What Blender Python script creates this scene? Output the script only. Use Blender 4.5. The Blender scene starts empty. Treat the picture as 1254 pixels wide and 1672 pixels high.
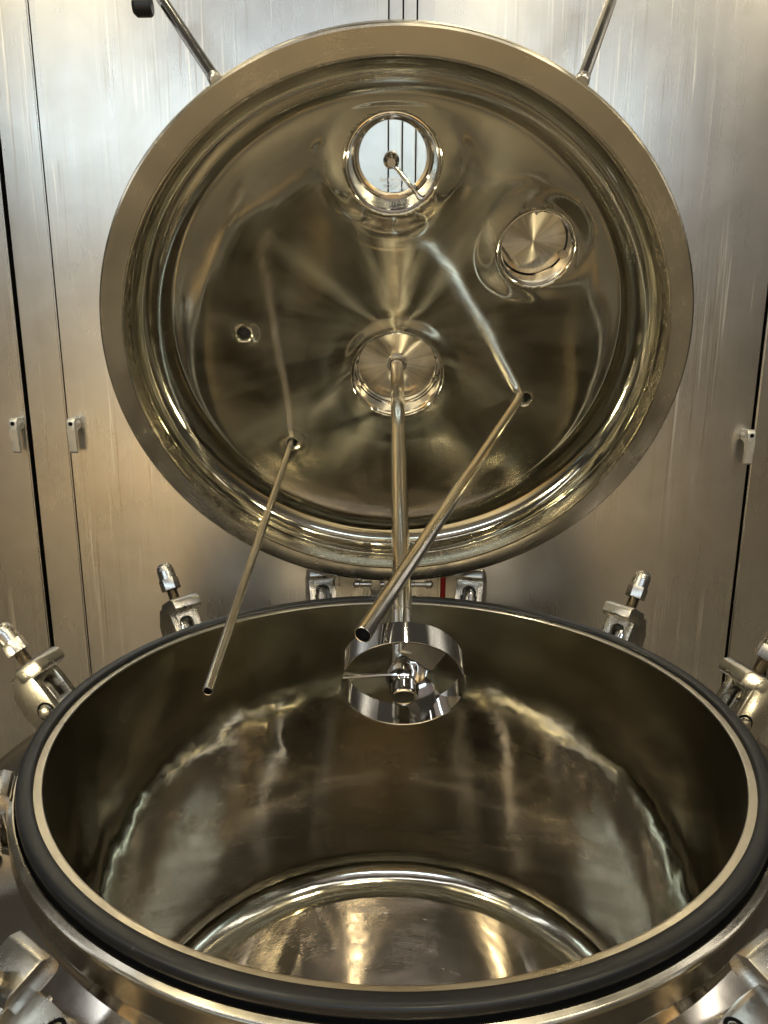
import bpy, bmesh, math, random
from mathutils import Vector, Matrix, noise
random.seed(7)
R = math.radians
S = bpy.context.scene
COL = S.collection

# ---------------------------------------------------------------- camera
PITCH, YAW, ROLL = .23919313, -.0028405, .0029617
cy, sy = math.cos(YAW), math.sin(YAW)
FW = Vector((sy*math.cos(PITCH), cy*math.cos(PITCH), -math.sin(PITCH)))
r0 = Vector((cy, -sy, 0)); u0 = r0.cross(FW)
RT = math.cos(ROLL)*r0 + math.sin(ROLL)*u0
UP = -math.sin(ROLL)*r0 + math.cos(ROLL)*u0
CAM = Vector((-.014253, 0, .662674))
cd = bpy.data.cameras.new('camera'); cam = bpy.data.objects.new('camera', cd); COL.objects.link(cam)
cd.sensor_fit = 'HORIZONTAL'; cd.sensor_width = 36; cd.lens = 36*1256/1254
cd.clip_start = .02; cd.clip_end = 60
m = Matrix((RT, UP, -FW)).transposed().to_4x4(); m.translation = CAM
cam.matrix_world = m
S.camera = cam

# ---------------------------------------------------------------- world and lamps (indoor hall)
w = bpy.data.worlds.new('World'); S.world = w; w.use_nodes = True
w.node_tree.nodes['Background'].inputs[0].default_value = (.62, .56, .46, 1)
w.node_tree.nodes['Background'].inputs[1].default_value = .11
S.view_settings.view_transform = 'Standard'; S.view_settings.look = 'None'
S.view_settings.exposure = -.22; S.view_settings.gamma = 1
S.cycles.max_bounces = 10; S.cycles.glossy_bounces = 7; S.cycles.transmission_bounces = 6; S.cycles.diffuse_bounces = 3
S.cycles.caustics_reflective = True; S.cycles.blur_glossy = .3
S.cycles.sample_clamp_indirect = 16
S.cycles.use_denoising = True

def lamp(name, loc, target, sx, sy_, power, color, shape='RECTANGLE', spread=None):
    l = bpy.data.lights.new(name, 'AREA'); l.shape = shape; l.size = sx
    if shape in ('RECTANGLE', 'ELLIPSE'): l.size_y = sy_
    if spread: l.spread = R(spread)
    l.energy = power; l.color = color
    o = bpy.data.objects.new(name, l); COL.objects.link(o); o.location = loc
    o.rotation_euler = (Vector(target)-Vector(loc)).to_track_quat('-Z', 'Y').to_euler()
    return o
# cool fluorescent tube high behind the viewer, warm overhead lamps placed for highlights
lamp('tube_lamp', (-.4, -2.0, 2.04), (0, 2, 1.1), 4.8, .17, 46, (.66, .86, 1.0))
lamp('added_side_strip', (-3.3, .6, 2.3), (0, 1.4, .2), .12, 2.6, 10, (.92, .96, 1.0))  # unseen strip added on the left to draw bright lines on the shaft
lamp('added_side_strip', (3.3, .9, 2.4), (0, 1.4, .2), .12, 2.6, 12, (1, .94, .84))  # added opposite, for bright lines along rods and tubes
lamp('warm_lamp', (-1.5, .5, 3.0), (0, 1.2, 0), .13, .13, 24, (1, .85, .52))
lamp('warm_lamp', (1.3, .9, 3.0), (0, 1.2, 0), .13, .13, 22, (1, .85, .52))
lamp('warm_lamp', (-.9, 1.6, 3.0), (0, 1.2, 0), .12, .12, 16, (1, .9, .66))
lamp('warm_lamp', (.6, -.5, 3.6), (0, 1.2, 0), .17, .17, 36, (1, .86, .56))
lamp('added_low_lamp', (-1.45, .75, -.35), (0, 1.6, .6), .10, .10, 2.0, (1, .85, .52), spread=30)  # unseen lamp added low to fan gold streaks over the dish
lamp('added_side_lamp', (-2.0, .2, .85), (0, 1.6, .6), .10, .10, 3.2, (1, .87, .58), spread=28)  # added for the fan highlight on the upper left of the lid
lamp('added_side_lamp', (1.9, .1, 1.5), (0, 1.6, .6), .10, .10, 2.2, (1, .87, .58), spread=28)  # added likewise for a fan highlight from the right
lamp('warm_lamp', (-2.4, -.4, 3.4), (0, 1.2, 0), .12, .12, 22, (1, .86, .56))  # this and the next two are added for extra small glints
lamp('warm_lamp', (2.5, -.8, 3.6), (0, 1.2, 0), .12, .12, 22, (1, .90, .66))
lamp('warm_lamp', (.2, 2.0, 3.3), (0, 1.2, 0), .12, .12, 7, (1, .90, .66))
lamp('added_low_lamp', (1.5, .65, -.30), (0, 1.6, .6), .10, .10, 1.3, (1, .85, .52), spread=30)  # added low on the right, weaker gold streaks on the dish
lamp('added_upper_fill', (-.3, -1.7, 4.3), (-.3, -3.4, 1.9), 7.5, .3, 88, (.96, .94, .97))  # unseen strip added to brighten the pale wall the cabinets reflect
lamp('added_gold_fill', (-.8, -2.5, .45), (-.8, -3.4, -.85), 4.6, .2, 200, (1, .80, .50))  # added to light the ochre wall so its reflection turns gold

# ---------------------------------------------------------------- materials
def mat(name):
    m = bpy.data.materials.new(name); m.use_nodes = True
    nt = m.node_tree; b = nt.nodes['Principled BSDF']
    return m, nt, b
def node(nt, t, **kw):
    n = nt.nodes.new(t)
    for k, v in kw.items():
        if k[0] == '_': setattr(n, k[1:], v)
        else: n.inputs[k.replace('__', ' ')].default_value = v
    return n
def mapping(nt, scale, coord='Object'):
    tc = node(nt, 'ShaderNodeTexCoord'); mp = node(nt, 'ShaderNodeMapping')
    nt.links.new(tc.outputs[coord], mp.inputs['Vector']); mp.inputs['Scale'].default_value = scale
    return mp.outputs[0]
def noise_n(nt, vec, scale, detail=2, rough=.5, dist=0):
    n = node(nt, 'ShaderNodeTexNoise', Scale=scale, Detail=detail, Roughness=rough, Distortion=dist)
    nt.links.new(vec, n.inputs['Vector']); return n.outputs[0]
def ramp(nt, fac, stops):
    r = node(nt, 'ShaderNodeValToRGB'); nt.links.new(fac, r.inputs[0])
    e = r.color_ramp.elements
    while len(e) < len(stops): e.new(.5)
    for i, (p, c) in enumerate(stops):
        e[i].position = p; e[i].color = c if len(c) == 4 else (*c, 1)
    return r.outputs[0]
def maprange(nt, v, a, b, c, d):
    n = node(nt, 'ShaderNodeMapRange'); nt.links.new(v, n.inputs[0])
    for i, x in enumerate((a, b, c, d)): n.inputs[i+1].default_value = x
    return n.outputs[0]
def bump(nt, b, hs, prev=None):
    """hs: list of (height socket, distance)"""
    for h, d in hs:
        n = node(nt, 'ShaderNodeBump'); n.inputs['Strength'].default_value = 1; n.inputs['Distance'].default_value = d
        nt.links.new(h, n.inputs['Height'])
        if prev: nt.links.new(prev, n.inputs['Normal'])
        prev = n.outputs[0]
    nt.links.new(prev, b.inputs['Normal'])

def steel(name, color=(.60, .57, .50), rough=.15, aniso=0., rvar=.05, wave=.0006, wscale=5, radial=False, scratch=True, fine=.00002, finescale=60):
    m, nt, b = mat(name)
    b.inputs['Metallic'].default_value = 1
    v = mapping(nt, (1, 1, 1))
    n1 = noise_n(nt, v, 6, 4, .6, .4)
    c = ramp(nt, n1, [(.3, tuple(x*.86 for x in color)), (.7, color)])
    nt.links.new(c, b.inputs['Base Color'])
    n2 = noise_n(nt, v, 11, 5, .65)
    rr = maprange(nt, n2, .3, .7, max(.02, rough-rvar), rough+rvar)
    nt.links.new(rr, b.inputs['Roughness'])
    b.inputs['Anisotropic'].default_value = aniso
    if radial:
        t = node(nt, 'ShaderNodeTangent', _direction_type='RADIAL', _axis='Z')
        nt.links.new(t.outputs[0], b.inputs['Tangent'])
    hs = [(noise_n(nt, v, wscale, 1, .4), wave)]
    if fine: hs.append((noise_n(nt, v, finescale, 3, .6), fine))
    if scratch:
        sv = mapping(nt, (900, 14, 14)); s2 = mapping(nt, (14, 700, 20))
        hs.append((noise_n(nt, sv, 1, 1), .000004)); hs.append((noise_n(nt, s2, 1, 1), .000004))
    bump(nt, b, hs)
    return m

def turned(name, color, rough, aniso, wave=.0005, wscale=4, ringd=.000012, rings=260, scr=.00006, band=None, lobe=None, dent=0, lband=0, knuckle=False):
    """circumferentially ground plate: concentric lines in object space, ground marks spread light radially"""
    m, nt, b = mat(name)
    b.inputs['Metallic'].default_value = 1
    v = mapping(nt, (1, 1, 1))
    tc = node(nt, 'ShaderNodeTexCoord')
    sep = node(nt, 'ShaderNodeSeparateXYZ'); nt.links.new(tc.outputs['Object'], sep.inputs[0])
    def math_(op, a, bb=None):
        n = node(nt, 'ShaderNodeMath', _operation=op)
        for i, x in enumerate((a, bb)):
            if x is None: continue
            if isinstance(x, (int, float)): n.inputs[i].default_value = x
            else: nt.links.new(x, n.inputs[i])
        return n.outputs[0]
    rr = math_('SQRT', math_('ADD', math_('MULTIPLY', sep.outputs[0], sep.outputs[0]), math_('MULTIPLY', sep.outputs[1], sep.outputs[1])))
    ang = math_('ARCTAN2', sep.outputs[1], sep.outputs[0])
    cmb = node(nt, 'ShaderNodeCombineXYZ')
    cosn, sinn = math_('COSINE', ang), math_('SINE', ang)
    rz = math_('ADD', math_('MULTIPLY', rr, rings), math_('MULTIPLY', sep.outputs[2], rings))
    nt.links.new(rz, cmb.inputs[0])
    nt.links.new(math_('MULTIPLY', cosn, 1.6), cmb.inputs[1]); nt.links.new(math_('MULTIPLY', sinn, 1.6), cmb.inputs[2])
    lines = noise_n(nt, cmb.outputs[0], 1, 3, .7)
    n1 = noise_n(nt, v, 5, 4, .6, .6)
    c = ramp(nt, n1, [(.3, tuple(x*.82 for x in color)), (.7, color)])
    nt.links.new(c, b.inputs['Base Color'])
    r1 = maprange(nt, noise_n(nt, v, 7, 4, .7, .3), .35, .7, rough*.75, rough*1.35)
    r2 = maprange(nt, lines, .3, .7, -.03, .04)
    tot = math_('ADD', r1, r2)
    if band: tot = math_('ADD', tot, maprange(nt, sep.outputs[2], band[0], band[1], 0, band[2]))
    if knuckle: tot = math_('ADD', tot, maprange(nt, sep.outputs[2], -.60, -.73, 0, .06))
    nt.links.new(tot, b.inputs['Roughness'])
    b.inputs['Anisotropic'].default_value = aniso
    t = node(nt, 'ShaderNodeTangent', _direction_type='RADIAL', _axis='Z')
    nt.links.new(t.outputs[0], b.inputs['Tangent'])
    bump(nt, b, [(noise_n(nt, v, wscale, 2, .45, .5), wave), (noise_n(nt, v, 16, 2, .5), scr), (lines, ringd)] + ([(maprange(nt, noise_n(nt, v, 34, 1, .4, .8), .66, .80, 0, 1), dent)] if dent else []))
    if lobe:    # polished metal with coarse circular grinding marks that fan highlights out along the radius
        b2 = node(nt, 'ShaderNodeBsdfPrincipled'); b2.inputs['Metallic'].default_value = 1
        nt.links.new(c, b2.inputs['Base Color']); b2.inputs['Roughness'].default_value = lobe[0]
        b2.inputs['Anisotropic'].default_value = .97
        nt.links.new(t.outputs[0], b2.inputs['Tangent']); nt.links.new(b.inputs['Normal'].links[0].from_socket, b2.inputs['Normal'])
        ms = node(nt, 'ShaderNodeMixShader')
        cm2 = node(nt, 'ShaderNodeCombineXYZ')
        nt.links.new(math_('MULTIPLY', rr, 5), cm2.inputs[0]); nt.links.new(math_('MULTIPLY', cosn, 5), cm2.inputs[1]); nt.links.new(math_('MULTIPLY', sinn, 5), cm2.inputs[2])
        fac = maprange(nt, noise_n(nt, cm2.outputs[0], 1, 3, .6, .2), .35, .65, lobe[1], lobe[2])
        if len(lobe) > 3: fac = math_('MULTIPLY', fac, maprange(nt, rr, lobe[3], lobe[4], 1, .12))
        if lband: fac = math_('ADD', fac, maprange(nt, sep.outputs[2], -.36, -.05, 0, lband))
        nt.links.new(fac, ms.inputs[0])
        nt.links.new(b.outputs[0], ms.inputs[1]); nt.links.new(b2.outputs[0], ms.inputs[2])
        nt.links.new(ms.outputs[0], nt.nodes['Material Output'].inputs[0])
    return m

OLIVE = (.40, .38, .31)
M = {}
M['dish'] = turned('ground_lid_steel', OLIVE, .085, .6, wave=.0016, wscale=3.0, scr=.00010, lobe=(.38, .02, .19, .46, .50))
M['bowl'] = turned('polished_bowl_steel', (.56, .535, .455), .055, .5, wave=.0048, wscale=3.4, scr=.0006, band=(-.30, -.05, .10), lobe=(.42, .0, .03), lband=.07, knuckle=True)
M['bowl_bottom'] = turned('scuffed_bottom_steel', (.42, .37, .33), .22, .4, wave=.0050, wscale=3.4, scr=.0008, lobe=(.42, .05, .25))
M['flange'] = turned('turned_flange_steel', (.53, .49, .41), .22, .3, wave=.0003, ringd=.000006, rings=420, scr=.00002)
M['rim'] = turned('rim_steel', (.53, .49, .42), .34, .5, wave=.0002, rings=420, ringd=.000004, scr=.00002)
M['jacket'] = steel('jacket_steel', (.64, .59, .52), .16, wave=.004, wscale=5, fine=0, scratch=False)
M['mirror'] = steel('mirror_steel', (.70, .685, .65), .06, rvar=.025, wave=.0003, wscale=12, fine=.000006)
M['tube'] = steel('tube_steel', (.72, .70, .66), .13, rvar=.04, wave=.0004, wscale=18)
M['cast'] = steel('cast_steel', (.57, .54, .48), .27, rvar=.06, wave=.0006, wscale=30, fine=.00012, finescale=260)
M['satin'] = steel('blasted_steel', (.54, .525, .495), .27, rvar=.08, wave=.0003, wscale=30, fine=.00014, finescale=400)
M['thread'] = steel('oily_thread_steel', (.30, .26, .20), .28, wave=.0002)
def plain(name, c, rough, metal=0, **kw):
    m, nt, b = mat(name)
    v = mapping(nt, (1, 1, 1)); n = noise_n(nt, v, 20, 4, .6)
    nt.links.new(ramp(nt, n, [(.3, tuple(x*.75 for x in c)), (.7, c)]), b.inputs['Base Color'])
    nt.links.new(maprange(nt, n, .3, .7, rough-.06, rough+.06), b.inputs['Roughness'])
    b.inputs['Metallic'].default_value = metal
    return m
M['rubber'] = plain('black_rubber', (.018, .019, .022), .36)
_nt = M['rubber'].node_tree; _b = _nt.nodes['Principled BSDF']
_b.inputs['Specular IOR Level'].default_value = .32
_v = mapping(_nt, (1, 1, 1)); _n = noise_n(_nt, _v, 140, 4, .75)
_c = ramp(_nt, _n, [(.0, (.008, .009, .011)), (.66, (.011, .012, .014)), (.74, (.075, .072, .066))])
_nt.links.new(_c, _b.inputs['Base Color'])
bump(_nt, _b, [(noise_n(_nt, _v, 9, 3, .6), .0012), (noise_n(_nt, _v, 300, 2, .6), .00012)])
M['black'] = plain('black_seal_and_shade', (.008, .008, .008), .6)  # real seals, and painted shade in gaps and holes
M['black'].node_tree.nodes['Principled BSDF'].inputs['Specular IOR Level'].default_value = .05
M['red'] = plain('red_hose', (.38, .015, .012), .35)
M['pot'] = plain('grey_pot_metal', (.62, .61, .57), .38, .55)
M['letter'] = plain('etched_white', (.75, .75, .72), .5)
g, nt, b = mat('clear_glass'); M['glass'] = g
b.inputs['Transmission Weight'].default_value = 1; b.inputs['Roughness'].default_value = .01
b.inputs['IOR'].default_value = 1.47; b.inputs['Base Color'].default_value = (.93, .96, .95, 1)

def cabinet_mat():
    m, nt, b = mat('brushed_cabinet_steel')
    b.inputs['Metallic'].default_value = 1
    v1 = mapping(nt, (1, 1, 1))
    streak = noise_n(nt, mapping(nt, (26, 26, .9)), 1, 4, .6, .6)
    drip = noise_n(nt, mapping(nt, (75, 75, 1.3)), 1, 3, .62, 1.2)
    mask = noise_n(nt, mapping(nt, (2.2, 1, 1.6)), 1, 3, .6)
    cloud = noise_n(nt, v1, 5, 5, .65, .5)
    base = ramp(nt, cloud, [(.3, (.50, .487, .46)), (.72, (.61, .597, .57))])
    dm = node(nt, 'ShaderNodeMath', _operation='MULTIPLY')
    nt.links.new(maprange(nt, drip, .60, .68, 0, 1), dm.inputs[0]); nt.links.new(maprange(nt, mask, .43, .60, 0, 1), dm.inputs[1])
    mx = node(nt, 'ShaderNodeMix', _data_type='RGBA'); nt.links.new(dm.outputs[0], mx.inputs[0])
    nt.links.new(base, mx.inputs[6]); mx.inputs[7].default_value = (.77, .74, .68, 1)
    dd = node(nt, 'ShaderNodeMath', _operation='MULTIPLY')
    dk = noise_n(nt, mapping(nt, (60, 60, 1.1)), 1.3, 3, .6, 1.5)
    nt.links.new(maprange(nt, dk, .58, .66, 0, .75), dd.inputs[0]); nt.links.new(maprange(nt, mask, .46, .62, 0, 1), dd.inputs[1])
    mx2 = node(nt, 'ShaderNodeMix', _data_type='RGBA'); nt.links.new(dd.outputs[0], mx2.inputs[0])
    nt.links.new(mx.outputs[2], mx2.inputs[6]); mx2.inputs[7].default_value = (.38, .33, .27, 1)
    nt.links.new(mx2.outputs[2], b.inputs['Base Color'])
    a = node(nt, 'ShaderNodeMath', _operation='ADD')
    nt.links.new(maprange(nt, streak, .3, .7, .25, .28), a.inputs[0])
    a2 = node(nt, 'ShaderNodeMath', _operation='MULTIPLY'); nt.links.new(dm.outputs[0], a2.inputs[0]); a2.inputs[1].default_value = .09
    nt.links.new(a2.outputs[0], a.inputs[1]); nt.links.new(a.outputs[0], b.inputs['Roughness'])
    sm = node(nt, 'ShaderNodeMath', _operation='ADD'); nt.links.new(a.outputs[0], sm.inputs[0])
    nt.links.new(maprange(nt, noise_n(nt, mapping(nt, (3.0, 3, 2.2)), 1, 3, .5, .2), .40, .72, 0, .05), sm.inputs[1])
    nt.links.new(sm.outputs[0], b.inputs['Roughness'])
    b.inputs['Anisotropic'].default_value = .55
    t = node(nt, 'ShaderNodeTangent', _direction_type='UV_MAP')
    nt.links.new(t.outputs[0], b.inputs['Tangent'])
    bump(nt, b, [(noise_n(nt, mapping(nt, (1.6, 1, 1.1)), 1, 1), .010), (noise_n(nt, v1, 5, 2), .0006),
                 (noise_n(nt, mapping(nt, (700, 700, 6)), 1, 2), .000004)])
    return m
M['cabinet'] = cabinet_mat()

# ---------------------------------------------------------------- mesh helpers
def link(name, bm, material, parent=None, sharp=32, label=None):
    for f in bm.faces: f.smooth = True
    bmesh.ops.recalc_face_normals(bm, faces=bm.faces)
    for e in bm.edges:
        if len(e.link_faces) == 2 and e.calc_face_angle(0) > R(sharp): e.smooth = False
    me = bpy.data.meshes.new(name); bm.to_mesh(me); bm.free()
    me.materials.append(material)
    o = bpy.data.objects.new(name, me); COL.objects.link(o)
    if parent: o.parent = parent
    if label: o['label'] = label
    return o
def tag(o, label, cat, group=None):
    o['label'] = label; o['category'] = cat
    if group: o['group'] = group
    return o
def empty(name, mw, label, cat, group=None):
    o = bpy.data.objects.new(name, None); COL.objects.link(o); o.empty_display_size = .05
    o.matrix_world = mw
    return tag(o, label, cat, group)
def lathe(prof, seg=96, closed=False, bm=None, mtx=None, sup=True):
    bm = bm or bmesh.new(); rows = []
    pp = []
    n_ = len(prof)
    for i in range(n_):
        a = prof[i]; pp.append(a)
        if i == n_-1 and not closed: break
        b_ = prof[(i+1) % n_]; L_ = math.hypot(b_[0]-a[0], b_[1]-a[1])
        if sup and .004 < L_ and a[0] > 1e-6 and b_[0] > 1e-6:
            e_ = min(.0012, L_*.2)/L_
            for q in (e_, 1-e_): pp.append((a[0]+(b_[0]-a[0])*q, a[1]+(b_[1]-a[1])*q))
    prof = pp
    for (r, z) in prof:
        if r < 1e-6: rows.append([bm.verts.new((0, 0, z))]); continue
        rows.append([bm.verts.new((r*math.cos(2*math.pi*k/seg), r*math.sin(2*math.pi*k/seg), z)) for k in range(seg)])
    pairs = list(zip(rows, rows[1:])) + ([(rows[-1], rows[0])] if closed else [])
    new = [v for r_ in rows for v in r_]
    for a, b_ in pairs:
        for k in range(seg):
            k2 = (k+1) % seg
            if len(a) == 1 and len(b_) == 1: continue
            if len(a) == 1: bm.faces.new((a[0], b_[k], b_[k2]))
            elif len(b_) == 1: bm.faces.new((a[k], b_[0], a[k2]))
            else: bm.faces.new((a[k], b_[k], b_[k2], a[k2]))
    if mtx: bmesh.ops.transform(bm, matrix=mtx, verts=new)
    return bm
def frame(origin, zdir, xhint=Vector((1, 0, 0))):
    z = Vector(zdir).normalized(); x = (xhint - z*xhint.dot(z))
    if x.length < 1e-4: x = Vector((0, 1, 0)) - z*z.y
    x.normalize(); y = z.cross(x)
    m = Matrix((x, y, z)).transposed().to_4x4(); m.translation = origin
    return m
def prism(poly, d0, d1, bevel=0, bm=None, mtx=None):
    """poly in (a,b) plane, extruded along c from d0 to d1"""
    own = bmesh.new()
    lo = [own.verts.new((a, b_, d0)) for a, b_ in poly]; hi = [own.verts.new((a, b_, d1)) for a, b_ in poly]
    own.faces.new(lo[::-1]); own.faces.new(hi)
    n = len(poly)
    for i in range(n): own.faces.new((lo[i], lo[(i+1) % n], hi[(i+1) % n], hi[i]))
    if bevel:
        bmesh.ops.bevel(own, geom=[e for e in own.edges], offset=bevel, segments=2, profile=.6, affect='EDGES', clamp_overlap=True)
    if mtx: bmesh.ops.transform(own, matrix=mtx, verts=own.verts)
    if bm is None: return own
    me = bpy.data.meshes.new('t'); own.to_mesh(me); own.free(); bm.from_mesh(me); bpy.data.meshes.remove(me)
    return bm
def box(x0, x1, y0, y1, z0, z1, bevel=0, bm=None, mtx=None):
    return prism([(x0, y0), (x1, y0), (x1, y1), (x0, y1)], z0, z1, bevel, bm, mtx)
def arc(cx, cz, rad, a0, a1, n):
    return [(cx+rad*math.cos(R(a0+(a1-a0)*i/n)), cz+rad*math.sin(R(a0+(a1-a0)*i/n))) for i in range(n+1)]

# ---------------------------------------------------------------- the hall (seen only in reflections) and floor
def struct(name, bm, m):
    o = link(name, bm, m); o['kind'] = 'structure'; return o
def paint(name, c1, c2, rough, scale=3):
    m, nt, b = mat(name); v = mapping(nt, (1, 1, 1))
    nt.links.new(ramp(nt, noise_n(nt, v, scale, 4), [(.3, c1), (.7, c2)]), b.inputs['Base Color'])
    b.inputs['Roughness'].default_value = rough; return m
struct('floor', box(-5, 5, -3.4, 4, -1.2, -1.0), paint('ochre_floor', (.165, .145, .11), (.22, .19, .145), .35))
struct('rear_wall', box(-5, 5, -3.6, -3.4, -1.0, -.55), paint('ochre_wall', (.62, .45, .23), (.72, .54, .30), .6))
struct('upper_rear_wall', box(-5, 5, -3.6, -3.4, -.55, 1.15), paint('grey_wall', (.33, .32, .295), (.42, .405, .375), .7))
struct('top_rear_wall', box(-5, 5, -3.6, -3.4, 1.15, 4.6), paint('pale_wall', (.66, .59, .57), (.74, .67, .65), .8, .6))

# ---------------------------------------------------------------- stainless cabinet wall at Y = 2.15
WY = 2.15; ZT, ZB = 2.3, -.98
def panel_bm(x0, x1, z0=ZB, z1=ZT, y=WY, th=.03):
    bm = box(x0, x1, y, y+th, z0, z1, 0)
    bmesh.ops.bevel(bm, geom=[e for e in bm.edges if abs(e.verts[0].co.z-e.verts[1].co.z) > .5], offset=.0035, segments=2, affect='EDGES')
    uv = bm.loops.layers.uv.new('UVMap')
    for f in bm.faces:
        for l in f.loops: l[uv].uv = (l.vert.co.z, l.vert.co.x+l.vert.co.y)
    return bm
def at_base(o, x, y, z):
    o.data.transform(Matrix.Translation((-x, -y, -z))); o.location = (x, y, z)
def lever(parent, x, z, side, dx=0):
    """swivel cabinet lever: boss + hanging grip. side=-1: grip drops to the left-facing side"""
    e = bmesh.new()
    lathe([(0, 0), (.014, 0), (.015, .003), (.015, .030), (.013, .033), (0, .033)], 24, bm=e, mtx=frame(Vector((0, 0, 0)), (0, -1, 0)))
    # head block, slanted, then a grip that tapers and curls at the end
    prof = [(.000, .017), (-.040, .020), (-.048, .010), (-.050, -.016), (-.0475, -.050), (-.045, -.086), (-.036, -.092), (-.030, -.086), (-.034, -.050), (-.033, -.022), (-.022, -.016), (0, -.016)]
    mt = Matrix(((0, 0, 1, 0), (1, 0, 0, 0), (0, 1, 0, 0), (0, 0, 0, 1)))
    prism(prof, -.0125, .0125, .003, bm=e, mtx=mt)
    o = link('handle', e, M['pot'], parent)
    o.location = Vector((x, WY, z)) - parent.parent.location
    o.scale = (.86, .9, .88)
    k = link('keyhole', lathe([(0, .0), (.0062, 0), (.0062, .004), (.005, .005), (0, .003)], 20, mtx=frame(Vector((0, -.047, .003)), (0, -1, .0))), M['black'], o)
    # three-level limit: handle is the part, keyhole the sub-part
    return o
GAP = .006
xs = dict(A=-1.0185, B=-.9085, c1=-.012, c2=.024, c3=.059, C=1.012, D=1.136)
def cabinet(x0, x1, label):
    c = empty('steel_cabinet', Matrix.Translation(((x0+x1)/2, WY, ZB)), label, 'cabinet')
    o = link('door', panel_bm(x0, x1), M['cabinet'], c); o.location = -c.location
    o.data.transform(Matrix.Translation(-c.location)); o.location = (0, 0, 0)
    return o, c
def post(x0, x1, label):
    o = link('cabinet_post', panel_bm(x0, x1), M['cabinet']); at_base(o, (x0+x1)/2, WY, ZB)
    return tag(o, label, 'cabinet post')
dl, cl_ = cabinet(-2.0, xs['A']-.0065, 'brushed steel cabinet cut off by the left edge, lever beside its wide black gap')
post(xs['A']+.0065, xs['B']-.0018, 'narrow steel strip between the two left door gaps, streaked with pale runs')
dm_, cm_ = cabinet(xs['B']+.0018, xs['c1']-.0022, 'wide streaked steel cabinet behind the left half of the raised lid')
post(xs['c1']+.0022, xs['c2']-.0022, 'left of two thin steel strips above the top of the raised lid')
post(xs['c2']+.0022, xs['c3']-.0022, 'right of two thin steel strips above the top of the raised lid')
dr, cr_ = cabinet(xs['c3']+.0022, xs['C']-.0045, 'wide spotted steel cabinet behind the right half of the raised lid')
post(xs['C']+.0045, xs['D']-.004, 'steel strip at the right edge between the last two door gaps')
cabinet(xs['D']+.004, 2.0, 'steel cabinet barely showing at the far right edge')
bk = struct('wall', box(-2, 2, WY+.05, WY+.08, ZB, ZT), M['black'])
lever(dl, -1.041, .392, 1)
lever(dm_, -.882, .392, 1)
lever(dr, .990, .366, 1)
# small bright hinge plate at the left edge
bm = box(-1.12, -1.070, WY-.004, WY+.001, .665, .745, .001)
box(-1.12, -1.074, WY-.010, WY-.004, .712, .742, .002, bm=bm); box(-1.12, -1.082, WY-.012, WY-.004, .674, .704, .002, bm=bm)
h = link('hinge_plate', bm, M['satin'], dl); h.location = -cl_.location

# ---------------------------------------------------------------- vessel, rim plane z=0, centre (0,D)
D = 1.22765
VC = Vector((0, D, 0))
vessel = empty('pressure_vessel', Matrix.Translation((0, D, -1.0)), 'large round open stainless steel vessel with black rim gasket and mirror-like bowl', 'vessel')
def vpart(name, bm, m, label=None):
    o = link(name, bm, m, vessel, label=label); o.location = (0, 0, 1.0); return o
prof = [(.566, -.008)]
prof += [(.566, -.008-.70*i/28) for i in range(1, 29)]
prof += arc(.566-.09, -.708, .09, 0, -79, 18)[1:]
def dense_wall(prof, seg=256): return lathe(prof, seg, sup=False)
vpart('bowl_wall', dense_wall(prof), M['bowl'], 'polished inner wall of the vessel')
r1, z1 = prof[-1]
bp = [(r1, z1)]
for i in range(1, 25):
    q = i/24; bp.append((r1*(1-q), z1-.045*(1-(1-q)**2)))
bp[-1] = (0, bp[-1][1])
vpart('bowl_bottom', lathe(bp, 192, sup=False), M['bowl_bottom'], 'scuffed shallow dished bottom')
vpart('inner_lip', lathe([(.566, -.008), (.5668, -.0055), (.568, -.005), (.5785, -.005), (.5795, -.006), (.5795, -.018), (.5990, -.018), (.5990, -.020), (.597, -.022), (.585, -.022), (.585, -.03), (.572, -.03), (.5665, -.02)], 256), M['rim'])
vpart('groove', lathe([(.5990, -.0125), (.5995, -.022), (.6055, -.030)], 192), M['black'], 'gap under the gasket, its shade painted black')  # black surface stands in for shade inside the gap
gp = [(.5905+.0122*math.copysign(abs(math.cos(R(t)))**.62, math.cos(R(t))), -.0065+.0092*math.copysign(abs(math.sin(R(t)))**.62, math.sin(R(t)))) for t in range(5, 365, 10)]
vpart('gasket', lathe(gp, 256, closed=True, sup=False), M['rubber'], 'black rubber gasket lying on the rim')
op = [(.5955, -.034), (.6045, -.032), (.6045, -.0185), (.6055, -.0172), (.6075, -.0170), (.6135, -.0205), (.6155, -.0225), (.6162, -.026), (.6162, -.058), (.6145, -.062), (.606, -.064), (.600, -.066)]
vpart('flange_band', lathe(op, 256), M['flange'], 'turned steel flange band with bright upper edge')
jp = [(.604, -.062), (.603, -.075), (.610, -.090), (.640, -.108), (.700, -.130), (.770, -.160), (.812, -.205), (.826, -.27), (.83, -.34), (.83, -.98)]
vpart('jacket', lathe(jp, 192, sup=False), M['jacket'], 'swirled polished outer jacket below the flange')

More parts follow.
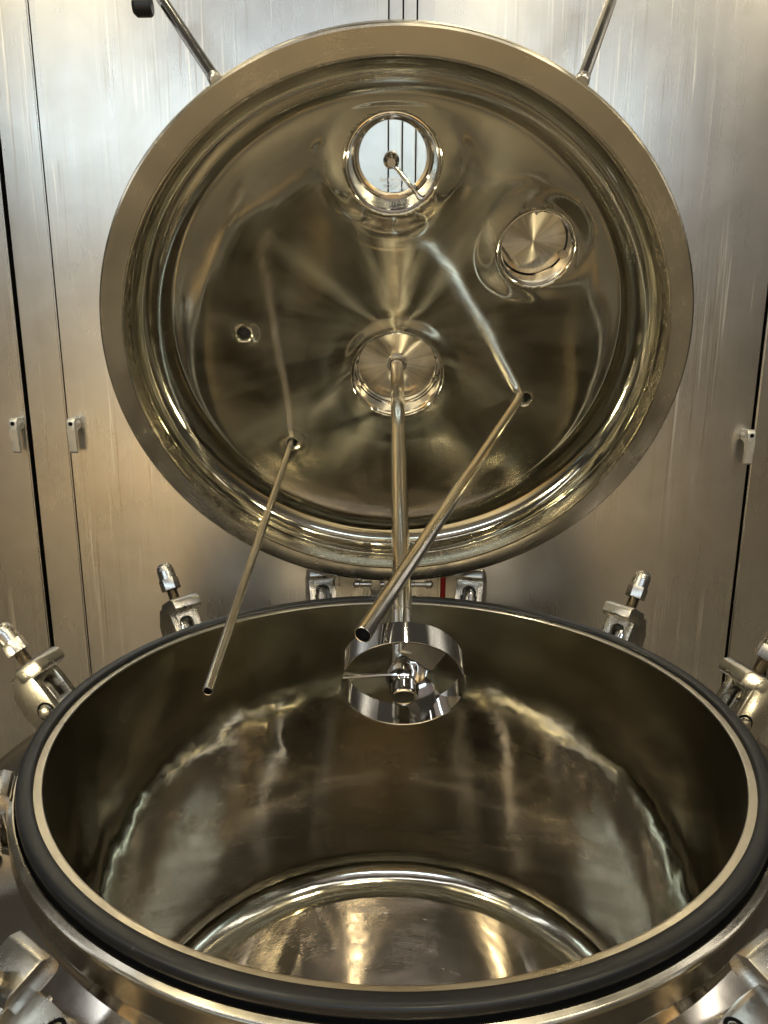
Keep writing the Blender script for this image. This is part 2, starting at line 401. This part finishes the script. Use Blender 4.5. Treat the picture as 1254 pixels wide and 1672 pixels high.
# ---------------------------------------------------------------- lid frame: X right, Y up the lid, Z towards the bowl
TL = .405293
LC = Vector((.0044, 1.62196, .57982))
LN = Vector((0, -math.cos(TL), -math.sin(TL))); LU = Vector((0, -math.sin(TL), math.cos(TL)))
LX = LU.cross(LN)          # keep right-handed
LM = Matrix((LX, LU, LN)).transposed().to_4x4(); LM.translation = LC
SX = LX.x                  # +1 or -1
def LP(x, y, z): return LC + Vector((x, 0, 0)) + LU*y + LN*z
lid = empty('vessel_lid', LM, 'round domed stainless steel lid raised upright behind the open vessel', 'lid')
def lx(x): return x*SX
PORTS = dict(sight=(-.008, .364, .088), blank=(.286, .203, .0735), centre=(.0055, -.090, .1015))
HOLES = [(-.332, .015, .0175), (-.245, -.264, .0150), (.301, -.143, .0165)]
def dish_z(r):
    # knuckle -> shallow crown
    if r > .472:
        q = min((r-.472)/.083, 1); return -.048 - .068*math.sqrt(max(0, 1-q*q))
    q = r/.472
    return -.116 - .028*(1-q*q)**1.4
PZ = {(p[0], p[1]): dish_z(math.hypot(p[0], p[1]))+(.005 if p[2] > .08 else .0025 if p[2] > .02 else .0002) for p in list(PORTS.values())+HOLES}
def dish_point(r, a):
    x, y = r*math.cos(a), r*math.sin(a)
    z = dish_z(r)
    if r < .47:
        fade = min(1, (.47-r)/.05)
        for (px, py, pr) in list(PORTS.values())+HOLES:
            d = math.hypot(x-px, y-py)-pr
            if d < .0: w_ = 1
            else: w_ = math.exp(-(d/(.030 if pr > .02 else .008))**2)
            if w_ > .002: z = z*(1-w_) + PZ[(px, py)]*w_
        # weld distortion: raised collars and shallow valleys round the ports
        for (px, py, pr), amp in zip(PORTS.values(), (.0018, .0008, .0006)):
            d = math.hypot(x-px, y-py)-pr
            if d > -.02: z += -fade*amp*math.exp(-((d-.05)/.020)**2)
        for px, py, pr in HOLES:
            d = math.hypot(x-px, y-py)-pr
            if d > -.01: z -= fade*.0002*math.exp(-((d-.02)/.009)**2)
        nf = fade
        for (px, py, pr) in list(PORTS.values())+HOLES: nf *= 1-math.exp(-(max(math.hypot(x-px, y-py)-pr, 0)/.02)**2)
        z += nf*.0014*noise.noise(Vector((x*4.5+3, y*4.5, 1.7))) + nf*.0003*noise.noise(Vector((x*13, y*13, 5)))
    return x, y, z
bm = bmesh.new(); SEG = 384; NR = 110
rows = []
rs = [.472*(i/NR) for i in range(NR+1)] + [.472+.083*math.sin(R(90*i/30)) for i in range(1, 31)]
for r in rs:
    if r == 0: rows.append([bm.verts.new(dish_point(0, 0))]); continue
    rows.append([bm.verts.new(dish_point(r, 2*math.pi*k/SEG)) for k in range(SEG)])
for a, b_ in zip(rows, rows[1:]):
    for k in range(SEG):
        k2 = (k+1) % SEG
        if len(a) == 1: bm.faces.new((a[0], b_[k], b_[k2]))
        else: bm.faces.new((a[k], b_[k], b_[k2], a[k2]))
allh = [(p[0], p[1], p[2]+.003) for p in PORTS.values()] + [(p[0], p[1], p[2]-.0005) for p in HOLES]
kill = [f for f in bm.faces if any(math.hypot(f.calc_center_median().x-hx, f.calc_center_median().y-hy) < hr for hx, hy, hr in allh)]
bmesh.ops.delete(bm, geom=kill, context='FACES')
bv = {v for e in bm.edges if len(e.link_faces) == 1 for v in e.verts}
for v in bv:
    for hx, hy, hr in allh:
        d = math.hypot(v.co.x-hx, v.co.y-hy)
        if d < hr+.012:
            v.co.x = hx+(v.co.x-hx)*hr/d; v.co.y = hy+(v.co.y-hy)*hr/d
for v in bm.verts: v.co.x = lx(v.co.x)
o = link('dish', bm, M['dish'], lid, sharp=60, label='shallow domed inner face of the lid, ground in circles')
md = o.modifiers.new('thickness', 'SOLIDIFY'); md.thickness = .005; md.offset = -1 if SX > 0 else -1
# flange ring, groove and skirt
fl = [(.5548, -.048), (.5545, -.008), (.5550, -.0045), (.557, -.0032), (.560, -.0030), (.598, .0000), (.6015, -.0025), (.603, -.007), (.603, -.044), (.600, -.048), (.578, -.050), (.572, -.060)]
link('flange_ring', lathe(fl, 288), M['flange'], lid, label='wide turned flange ring with gold-brown sheen')
# outer dome behind
ob = [(.572, -.058), (.560, -.095), (.525, -.130), (.47, -.150), (.43, -.157), (.25, -.168), (.11, -.175), (.02, -.176)]
link('outer_dome', lathe(ob, 96), M['jacket'], lid, label='outer skin behind the lid')
for c in [lid.children[-1]]:
    # cut the outer dome where the ports pass
    mb = bmesh.new(); mb.from_mesh(c.data)
    bmesh.ops.subdivide_edges(mb, edges=mb.edges[:], cuts=3, use_grid_fill=True)
    kill = [f for f in mb.faces if any(math.hypot(lx(f.calc_center_median().x)-px, f.calc_center_median().y-py) < pr*.98 for px, py, pr in PORTS.values())]
    bmesh.ops.delete(mb, geom=kill, context='FACES'); mb.to_mesh(c.data); mb.free()

def collar(parent, px, py, pr, z0, depth, rin, name='collar', m='mirror', lip=.0085):
    z0 = PZ[(px, py)]
    p = [(pr+lip, z0-.003), (pr+lip*.93, z0+.0004), (pr+lip*.6, z0+.0012), (pr+.001, z0+.0018), (pr-.002, z0+.0004), (pr-.0035, z0-.005)]
    n = 10
    for i in range(1, n+1):
        q = i/n; p.append((pr-.0035+(rin-pr+.0035)*q, z0-.005-(depth-.005)*q))
    p += [(rin+.012, z0-depth-.004), (pr+.02, z0-depth+.01), (pr+.012, z0-.02), (pr+lip, z0-.010)]
    return link(name, lathe(p, 96, closed=True, mtx=Matrix.Translation((lx(px), py, 0))), M[m], parent)
def zat(px, py): return dish_point(math.hypot(px, py), math.atan2(py, px))[2]
# --- sight glass
px, py, pr = PORTS['sight']; zs = PZ[(px, py)]
sg = collar(lid, px, py, pr, zs, .062, .073, 'sight_glass_collar'); sg['label'] = 'polished conical collar round the sight glass'
gl = link('glass', lathe([(0, zs-.060), (.0728, zs-.060), (.0728, zs-.074), (0, zs-.074)], 72, mtx=Matrix.Translation((lx(px), py, 0))), M['glass'], sg)
rg = link('glass_ring', lathe([(.0665, zs-.0565), (.0675, zs-.0535), (.072, zs-.0525), (.0755, zs-.0545), (.0745, zs-.0585), (.067, zs-.0590)], 72, closed=True, mtx=Matrix.Translation((lx(px), py, 0))), M['mirror'], sg)
# wiper: hub, arm, tip
bm = lathe([(0, 0), (.0105, 0), (.0118, .002), (.0118, .012), (.0095, .0145), (.0095, .022), (.006, .026), (0, .026)], 32, mtx=Matrix.Translation((lx(px-.003), py-.004, zs-.059))@Matrix.Diagonal((1.35, 1.35, 1.2, 1)))
wp = link('wiper', bm, M['mirror'], sg)
a0 = Vector((lx(px+.000), py-.008, zs-.040)); a1 = Vector((lx(px+.052), py-.068, zs-.036))
lathe_len = (a1-a0).length
arm = lathe([(0, 0), (.0045, 0), (.0045, lathe_len), (0, lathe_len)], 16, mtx=frame(a0, a1-a0))
lathe([(0, 0), (.0065, 0), (.0075, .002), (.0075, .009), (0, .011)], 20, bm=arm, mtx=frame(a1-Vector((0, 0, .004)), Vector((0, 0, 1))))
lathe([(0, 0), (.0052, 0), (.0052, .012), (.0036, .016), (0, .016)], 16, bm=arm, mtx=frame(a0, a1-a0))
link('wiper_arm', arm, M['tube'], sg)
def text(body, x, y, z, size, parent):
    c = bpy.data.curves.new('lettering', 'FONT'); c.body = body; c.size = size; c.extrude = .0002; c.align_x = 'CENTER'
    t = bpy.data.objects.new('lettering', c); COL.objects.link(t)
    dg = bpy.context.evaluated_depsgraph_get(); me = bpy.data.meshes.new_from_object(t.evaluated_get(dg))
    bpy.data.objects.remove(t); me.materials.clear(); me.materials.append(M['letter'])
    t = bpy.data.objects.new('lettering', me); COL.objects.link(t); t.parent = parent; t.location = (x, y, z)
    return t
# reads as in the photograph: two short reversed lines at the foot of the glass
for body, yy in (('BOUDONK', -.047), ('FUNIJOF', -.0595)):
    t = text(body, lx(px+.004), py+yy, zs-.0585, .0125, sg); t.rotation_euler = (0, 0, 0); t.scale = (-1, 1, 1)
# --- blank port with turned cover
px, py, pr = PORTS['blank']; zb = PZ[(px, py)]
bp_ = collar(lid, px, py, pr, zb, .045, .0695, 'blank_port_collar')
mt_cover = turned('turned_cover_steel', (.62, .57, .47), .16, .8, wave=.0001, scr=.00001, ringd=.00001, rings=500, lobe=(.42, .35, .6))
cv = link('cover', lathe([(0, 0), (.0686, 0), (.0692, -.001), (.0692, -.006), (0, -.006)], 96), mt_cover, bp_)
cv.location = (lx(px), py, zb-.043)
link('seal_ring', lathe([(.0694, zb-.0412), (.0676, zb-.0412), (.0676, zb-.0432), (.0694, zb-.0432)], 72, closed=True, mtx=Matrix.Translation((lx(px), py, 0))), M['black'], bp_)
# --- centre port
px, py, pr = PORTS['centre']; zc = PZ[(px, py)]
cp = collar(lid, px, py, pr, zc, .062, .092, 'shaft_port_collar')
cv = link('cover', lathe([(0, 0), (.090, 0), (.0912, -.001), (.0912, -.006), (0, -.006)], 96), mt_cover, cp)
cv.location = (lx(px), py, zc-.060)
link('seal_ring', lathe([(.0918, zc-.036), (.0905, zc-.036), (.0905, zc-.039), (.0918, zc-.039)], 72, closed=True, mtx=Matrix.Translation((lx(px), py, 0))), M['black'], cp)
link('bushing', lathe([(.0155, 0), (.0155, .008), (.017, .010), (.0215, .010), (.0235, .008), (.0235, 0)], 48, mtx=Matrix.Translation((lx(px), py, zc-.060))), M['satin'], cp)
# --- small holes / ferrules
for i, (px, py, pr) in enumerate(HOLES):
    z = PZ[(px, py)]
    f = link('nozzle', lathe([(pr+.0045, z-.003), (pr+.0035, z+.0004), (pr-.0005, z+.0006), (pr-.0025, z+.0018), (pr-.0032, z), (pr-.0035, z-.004), (pr-.0035, z-.05), (pr+.002, z-.05)], 40, closed=True, mtx=Matrix.Translation((lx(px), py, 0))), M['cast'], lid)
    link('bore_shade', lathe([(0, z-.0035), (pr-.0032, z-.0035)], 32, mtx=Matrix.Translation((lx(px), py, 0))), M['black'], f)  # black disc near the mouth paints the dark inside of the hole

# ---------------------------------------------------------------- agitator
px, py, pr = PORTS['centre']
am = frame(LP(px, py, zc-.060), LN, LU)     # z = along the shaft; x = up the lid
ag = empty('agitator', am, 'mixing shaft with ringed three-blade propeller hanging from the lid centre', 'agitator')
z0 = zc-.060
L0 = .737-z0; L1 = .773-z0; LE = .806-z0
link('shaft', lathe([(0, -.03), (.0150, -.03), (.0150, L0-.10), (.0156, L0-.099), (.0156, L0-.03), (.0150, L0-.028), (.0150, L0-.01), (0, L0-.01)], 48), M['tube'], ag)
link('hub', lathe([(.0150, L0-.012), (.0155, L0-.002), (.018, L0+.006), (.0225, L0+.016), (.0232, L0+.026), (.0205, L0+.034), (.0185, L0+.037), (.0178, L0+.040), (.0178, L0+.054), (.0170, L0+.0565), (.0150, L0+.058), (.0145, L0+.056), (0, L0+.056)], 56), M['mirror'], ag)
link('ring', lathe([(.0830, L0), (.0836, L0-.0005), (.0842, L0), (.0842, L1), (.0836, L1+.0005), (.0822, L1+.0005), (.0816, L1), (.0816, L0), (.0822, L0-.0005)], 128, closed=True), M['mirror'], ag)
for phi in (180, 60, -60):
    # in agitator frame x = lid up, y = z cross x ; image right = world X
    er_w = Vector((math.cos(R(phi)), 0, 0)) + LU*math.sin(R(phi)); et_w = Vector((-math.sin(R(phi)), 0, 0)) + LU*math.cos(R(phi))
    inv = am.to_3x3().inverted(); er = inv @ er_w; et = inv @ et_w; zz = Vector((0, 0, 1))
    bm = bmesh.new(); NS, NC = 12, 8; top = []; 
    th = .0011
    for side in (1, -1):
        g = []
        for i in range(NS+1):
            q = i/NS; rr = .016+(.0822-.016)*q
            tw = R(52-12*q); wd = .048
            ch = (-et*math.sin(tw)*0 + (-et)*math.cos(R(90)-tw) + zz*math.sin(R(90)-tw))
            nn = er.cross(ch).normalized(); row = []
            for j in range(NC+1):
                s_ = (j/NC-.5)*wd
                P = ch*s_ + er*math.sqrt(max(rr*rr-(et.dot(ch)*s_)**2, .0001)) + nn*(th*side + .0015*math.sin(math.pi*j/NC)) + zz*((L0+L1)/2)
                row.append(bm.verts.new(P))
            g.append(row)
        for i in range(NS):
            for j in range(NC): bm.faces.new((g[i][j], g[i+1][j], g[i+1][j+1], g[i][j+1]))
        top.append(g)
    A, B = top
    for i in range(NS):
        bm.faces.new((A[i][0], A[i+1][0], B[i+1][0], B[i][0])); bm.faces.new((A[i][NC], A[i+1][NC], B[i+1][NC], B[i][NC]))
    for j in range(NC):
        bm.faces.new((A[0][j], A[0][j+1], B[0][j+1], B[0][j])); bm.faces.new((A[NS][j], A[NS][j+1], B[NS][j+1], B[NS][j]))
    link('blade', bm, M['mirror'], ag)

# ---------------------------------------------------------------- dip tubes
def unproj(px_, py_, z):
    d = FW + RT*((px_-627)/1256) - UP*((py_-836)/1256); return CAM + d*z
def dip(h, endpx, z, rad, label):
    a = LP(h[0], h[1], zat(h[0], h[1])-.025); b_ = unproj(*endpx, z)
    L = (b_-a).length
    e = empty('dip_tube', frame(a, b_-a), label, 'tube', 'thin tubes hanging from the lid')
    t = 1.4/1000
    link('pipe', lathe([(rad, 0), (rad, L-.0008), (rad-.0006, L), (rad-t, L-.0004), (rad-t, L-.25), (rad-t, 0)], 40), M['tube'], e)
    link('bore_shade', lathe([(0, L-.010), (rad-t, L-.010)], 24), M['black'], e)  # black disc painted in as the shaded inside of the pipe
    return e
dip(HOLES[1], (339, 1129), 1.10, .0077, 'thinner steel tube on the left, its end hanging inside the vessel')
dip(HOLES[2], (592, 1037), .955, .0113, 'thicker steel tube crossing in front of the shaft, open end above the propeller')

# ---------------------------------------------------------------- lid lifting rods
def rod(sx, top, label):
    a = LP(sx*.308, .519, -.012); b_ = unproj(*top, 1.47)
    d = (b_-a).normalized(); b2 = a + d*.62
    e = empty('lift_rod', frame(a, d), label, 'rod', 'rods holding up the lid')
    L = .62
    link('rod', lathe([(0, .004), (.0098, .004), (.0105, .006), (.0105, L), (0, L)], 32), M['tube'], e)
    link('end_cap', lathe([(0, -.006), (.0108, -.006), (.0125, -.003), (.0125, .008), (.0112, .010), (.0108, .010)], 32), M['satin'], e)
    return e, d
e, d = rod(-1, (262, -4), 'polished lifting rod joined to the upper left of the lid rim')
bm = lathe([(0, 0), (.014, 0), (.018, .004), (.018, .03), (.012, .036), (0, .036)], 24, mtx=frame(Vector((-.024, .0, .312)), Vector((-.7, .0, .30))))
link('black_knob', bm, M['rubber'], e)
e2, d = rod(1, (1000, -4), 'polished lifting rod joined to the upper right of the lid rim')

# ---------------------------------------------------------------- swing clamps
def make_clamp():
    """local: x = outward from the vessel, y = sideways, z = along the bolt (up when closed). origin = pivot pin"""
    root = bpy.data.objects.new('swing_clamp', None); COL.objects.link(root); root.empty_display_size = .05
    mt = Matrix(((1, 0, 0, 0), (0, 0, 1, 0), (0, 1, 0, 0), (0, 0, 0, 1)))
    cheek = [(-.020, -.012), (-.012, -.026), (.010, -.028), (.026, -.012), (.040, .030), (.045, .075), (.040, .112), (.020, .142), (-.010, .146), (-.018, .140), (-.020, .100)]
    for s in (1, -1):
        y0, y1 = (.0165, .0275) if s > 0 else (-.0275, -.0165)
        link('cheek', prism(cheek, y0, y1, .0022, mtx=mt), M['cast'], root)
    # arch web: plate with U opening seen from the vessel side
    outer = [(-.0165, .095), (-.0165, .143), (.0165, .143), (.0165, .095)]
    inner = arc(0, .098, .0145, 0, 180, 12)
    poly = [(-.0165, .088), (-.0165, .143), (.0165, .143), (.0165, .088), (.0145, .088)] + [(x, z) for x, z in inner] + [(-.0145, .088)]
    web = bmesh.new()
    mt2 = Matrix(((0, 0, 1, 0), (1, 0, 0, 0), (0, 1, 0, 0), (0, 0, 0, 1)))
    prism(poly, -.018, -.004, 0, bm=web, mtx=mt2)
    box(-.0165, .0165, .02, .142, .024, .036, 0, bm=web, mtx=mt2)
    link('arch', web, M['cast'], root)
    # jaw block
    jaw = prism([(-.046, .126), (-.040, .120), (.004, .120), (.010, .126), (.010, .146), (.003, .152), (-.036, .152), (-.046, .144)], -.0275, .0275, .0035, mtx=mt)
    link('jaw', jaw, M['satin'], root)
    # eye bolt: rounded shank inside the fork
    bm = lathe([(0, -.018), (.0105, -.016), (.012, -.010), (.012, .095), (.011, .103), (.007, .108), (0, .109)], 24, mtx=Matrix.Translation((.004, 0, 0)))
    link('eye_bolt', bm, M['tube'], root)
    # threaded stud
    pr_ = []; n = 14
    for i in range(n):
        z = .148+i*.0026; pr_ += [(.0102, z), (.0088, z+.0013)]
    pr_ = [(0, .146)] + pr_ + [(.0102, .148+n*.0026), (0, .186)]
    st = link('stud', lathe(pr_, 28), M['thread'], root)
    # cap nut: hexagon + dome
    hexp = [(.0185*math.cos(R(60*k)), .0185*math.sin(R(60*k))) for k in range(6)]
    bm = prism(hexp, .178, .203, .0012)
    lathe([(.0162, .2025), (.0160, .222), (.0145, .2315), (.0105, .2380), (.005, .2405), (0, .241)], 32, bm=bm)
    link('cap_nut', bm, M['satin'], root)
    hx = [(.0125*math.cos(R(60*k)), .060+.0125*math.sin(R(60*k))) for k in range(6)]
    bm = prism(hx, -.033, .033, .0012, mtx=mt)
    link('hinge_pin', bm, M['cast'], root)
    for y0 in (-.0282, .0278):
        link('recess_shade_ring', lathe([(.0135, y0), (.0135, y0+.0004), (.0175, y0+.0004), (.0175, y0)], 32, closed=True, mtx=mt@Matrix.Translation((0, .060, 0))), M['black'], root)  # flat black ring paints the shaded recess round the pin
    K = Matrix.Diagonal((1.22, 1.28, 1.09, 1))
    for ch in root.children: ch.data.transform(K)
    return root
def copy_tree(o, parent=None):
    c = o.copy(); COL.objects.link(c); c.parent = parent
    for ch in o.children: copy_tree(ch, c)
    return c
proto = make_clamp()
clamps = [
 (165, 38, .655, -.130, 'swing clamp leaning against the left rim, cap nut cut by the left edge'),
 (135, 30, .655, -.130, 'swing clamp with cap nut behind the rim, left of the thinner tube'),
 (105, 30, .655, -.112, 'swing clamp tucked under the lid edge, left of the hinge'),
 (73, 30, .655, -.112, 'swing clamp tucked under the lid edge, right of the red hose'),
 (40.5, 30, .655, -.130, 'swing clamp with cap nut behind the right part of the rim'),
 (13, 28, .655, -.142, 'swing clamp leaning out at the right edge above the rim'),
 (199, 8, .645, -.175, 'swing clamp half hidden beside the gasket at the left edge'),
 (234, 24, .650, -.130, 'swing clamp at the lower left corner, dark ring round its hexagon pin'),
 (-54, 22, .645, -.130, 'swing clamp at the lower right corner, dark ring round its hexagon pin'),
]
for i, (az, lean, cr, cz, label) in enumerate(clamps):
    c = proto if i == 0 else copy_tree(proto)
    tag(c, label, 'clamp', 'swing clamps round the vessel rim')
    a = R(az); od = Vector((math.cos(a), math.sin(a), 0))
    zd = (Vector((0, 0, 1))*math.cos(R(lean)) + od*math.sin(R(lean)))
    P = VC + od*cr + Vector((0, 0, cz))
    c.matrix_world = frame(P, zd, od) @ Matrix.Scale(.88 if 90 < abs(az-90) and az in (234, -54) else 1, 4)
    # welded lug on the vessel for each clamp
    lm = frame(VC + Vector((0, 0, cz)), Vector((0, 0, 1)), od)
    mt = Matrix(((1, 0, 0, 0), (0, 0, 1, 0), (0, 1, 0, 0), (0, 0, 0, 1)))
    lug = [(.607, .024), (.607, -.03), (.60, -.06), (.67, -.06), (.675, -.01), (.668, .014), (.652, .022), (.632, .026)]
    for y0 in (.0365, -.0455):
        l = link('clamp_lug', prism(lug, y0, y0+.009, .002, mtx=lm@mt), M['cast'], vessel); l.location = (0, -D, 1.0)

# ---------------------------------------------------------------- hinge between vessel and lid, red hose
hz_ = Vector((0, D+.655, .012))
he = empty('lid_hinge', Matrix.Translation(hz_), 'steel hinge with cross pin joining lid and vessel under the lid', 'hinge')
link('hinge_pin', lathe([(0, -.098), (.006, -.098), (.0115, -.093), (.0115, -.083), (.0075, -.081), (.0075, .088), (.0115, .090), (.0115, .102), (.006, .107), (0, .107)], 28, mtx=frame(Vector((0, 0, 0)), (1, 0, 0))), M['satin'], he)
for x0, x1, nm in ((-.052, -.028, 'knuckle'), (-.018, .012, 'knuckle'), (.022, .048, 'knuckle')):
    bm = box(x0, x1, -.020, .020, -.11, .018, .003)
    link(nm, bm, M['cast'], he)
hose = link('red_hose', lathe([(.0072, 0), (.0072, .46), (0, .46)], 20, mtx=Matrix.Translation((0, 0, 0))), M['red'])
hose.location = (.138, D+.72, -.30)
tag(hose, 'short red hose showing between the rim and the lid right of the hinge', 'hose')
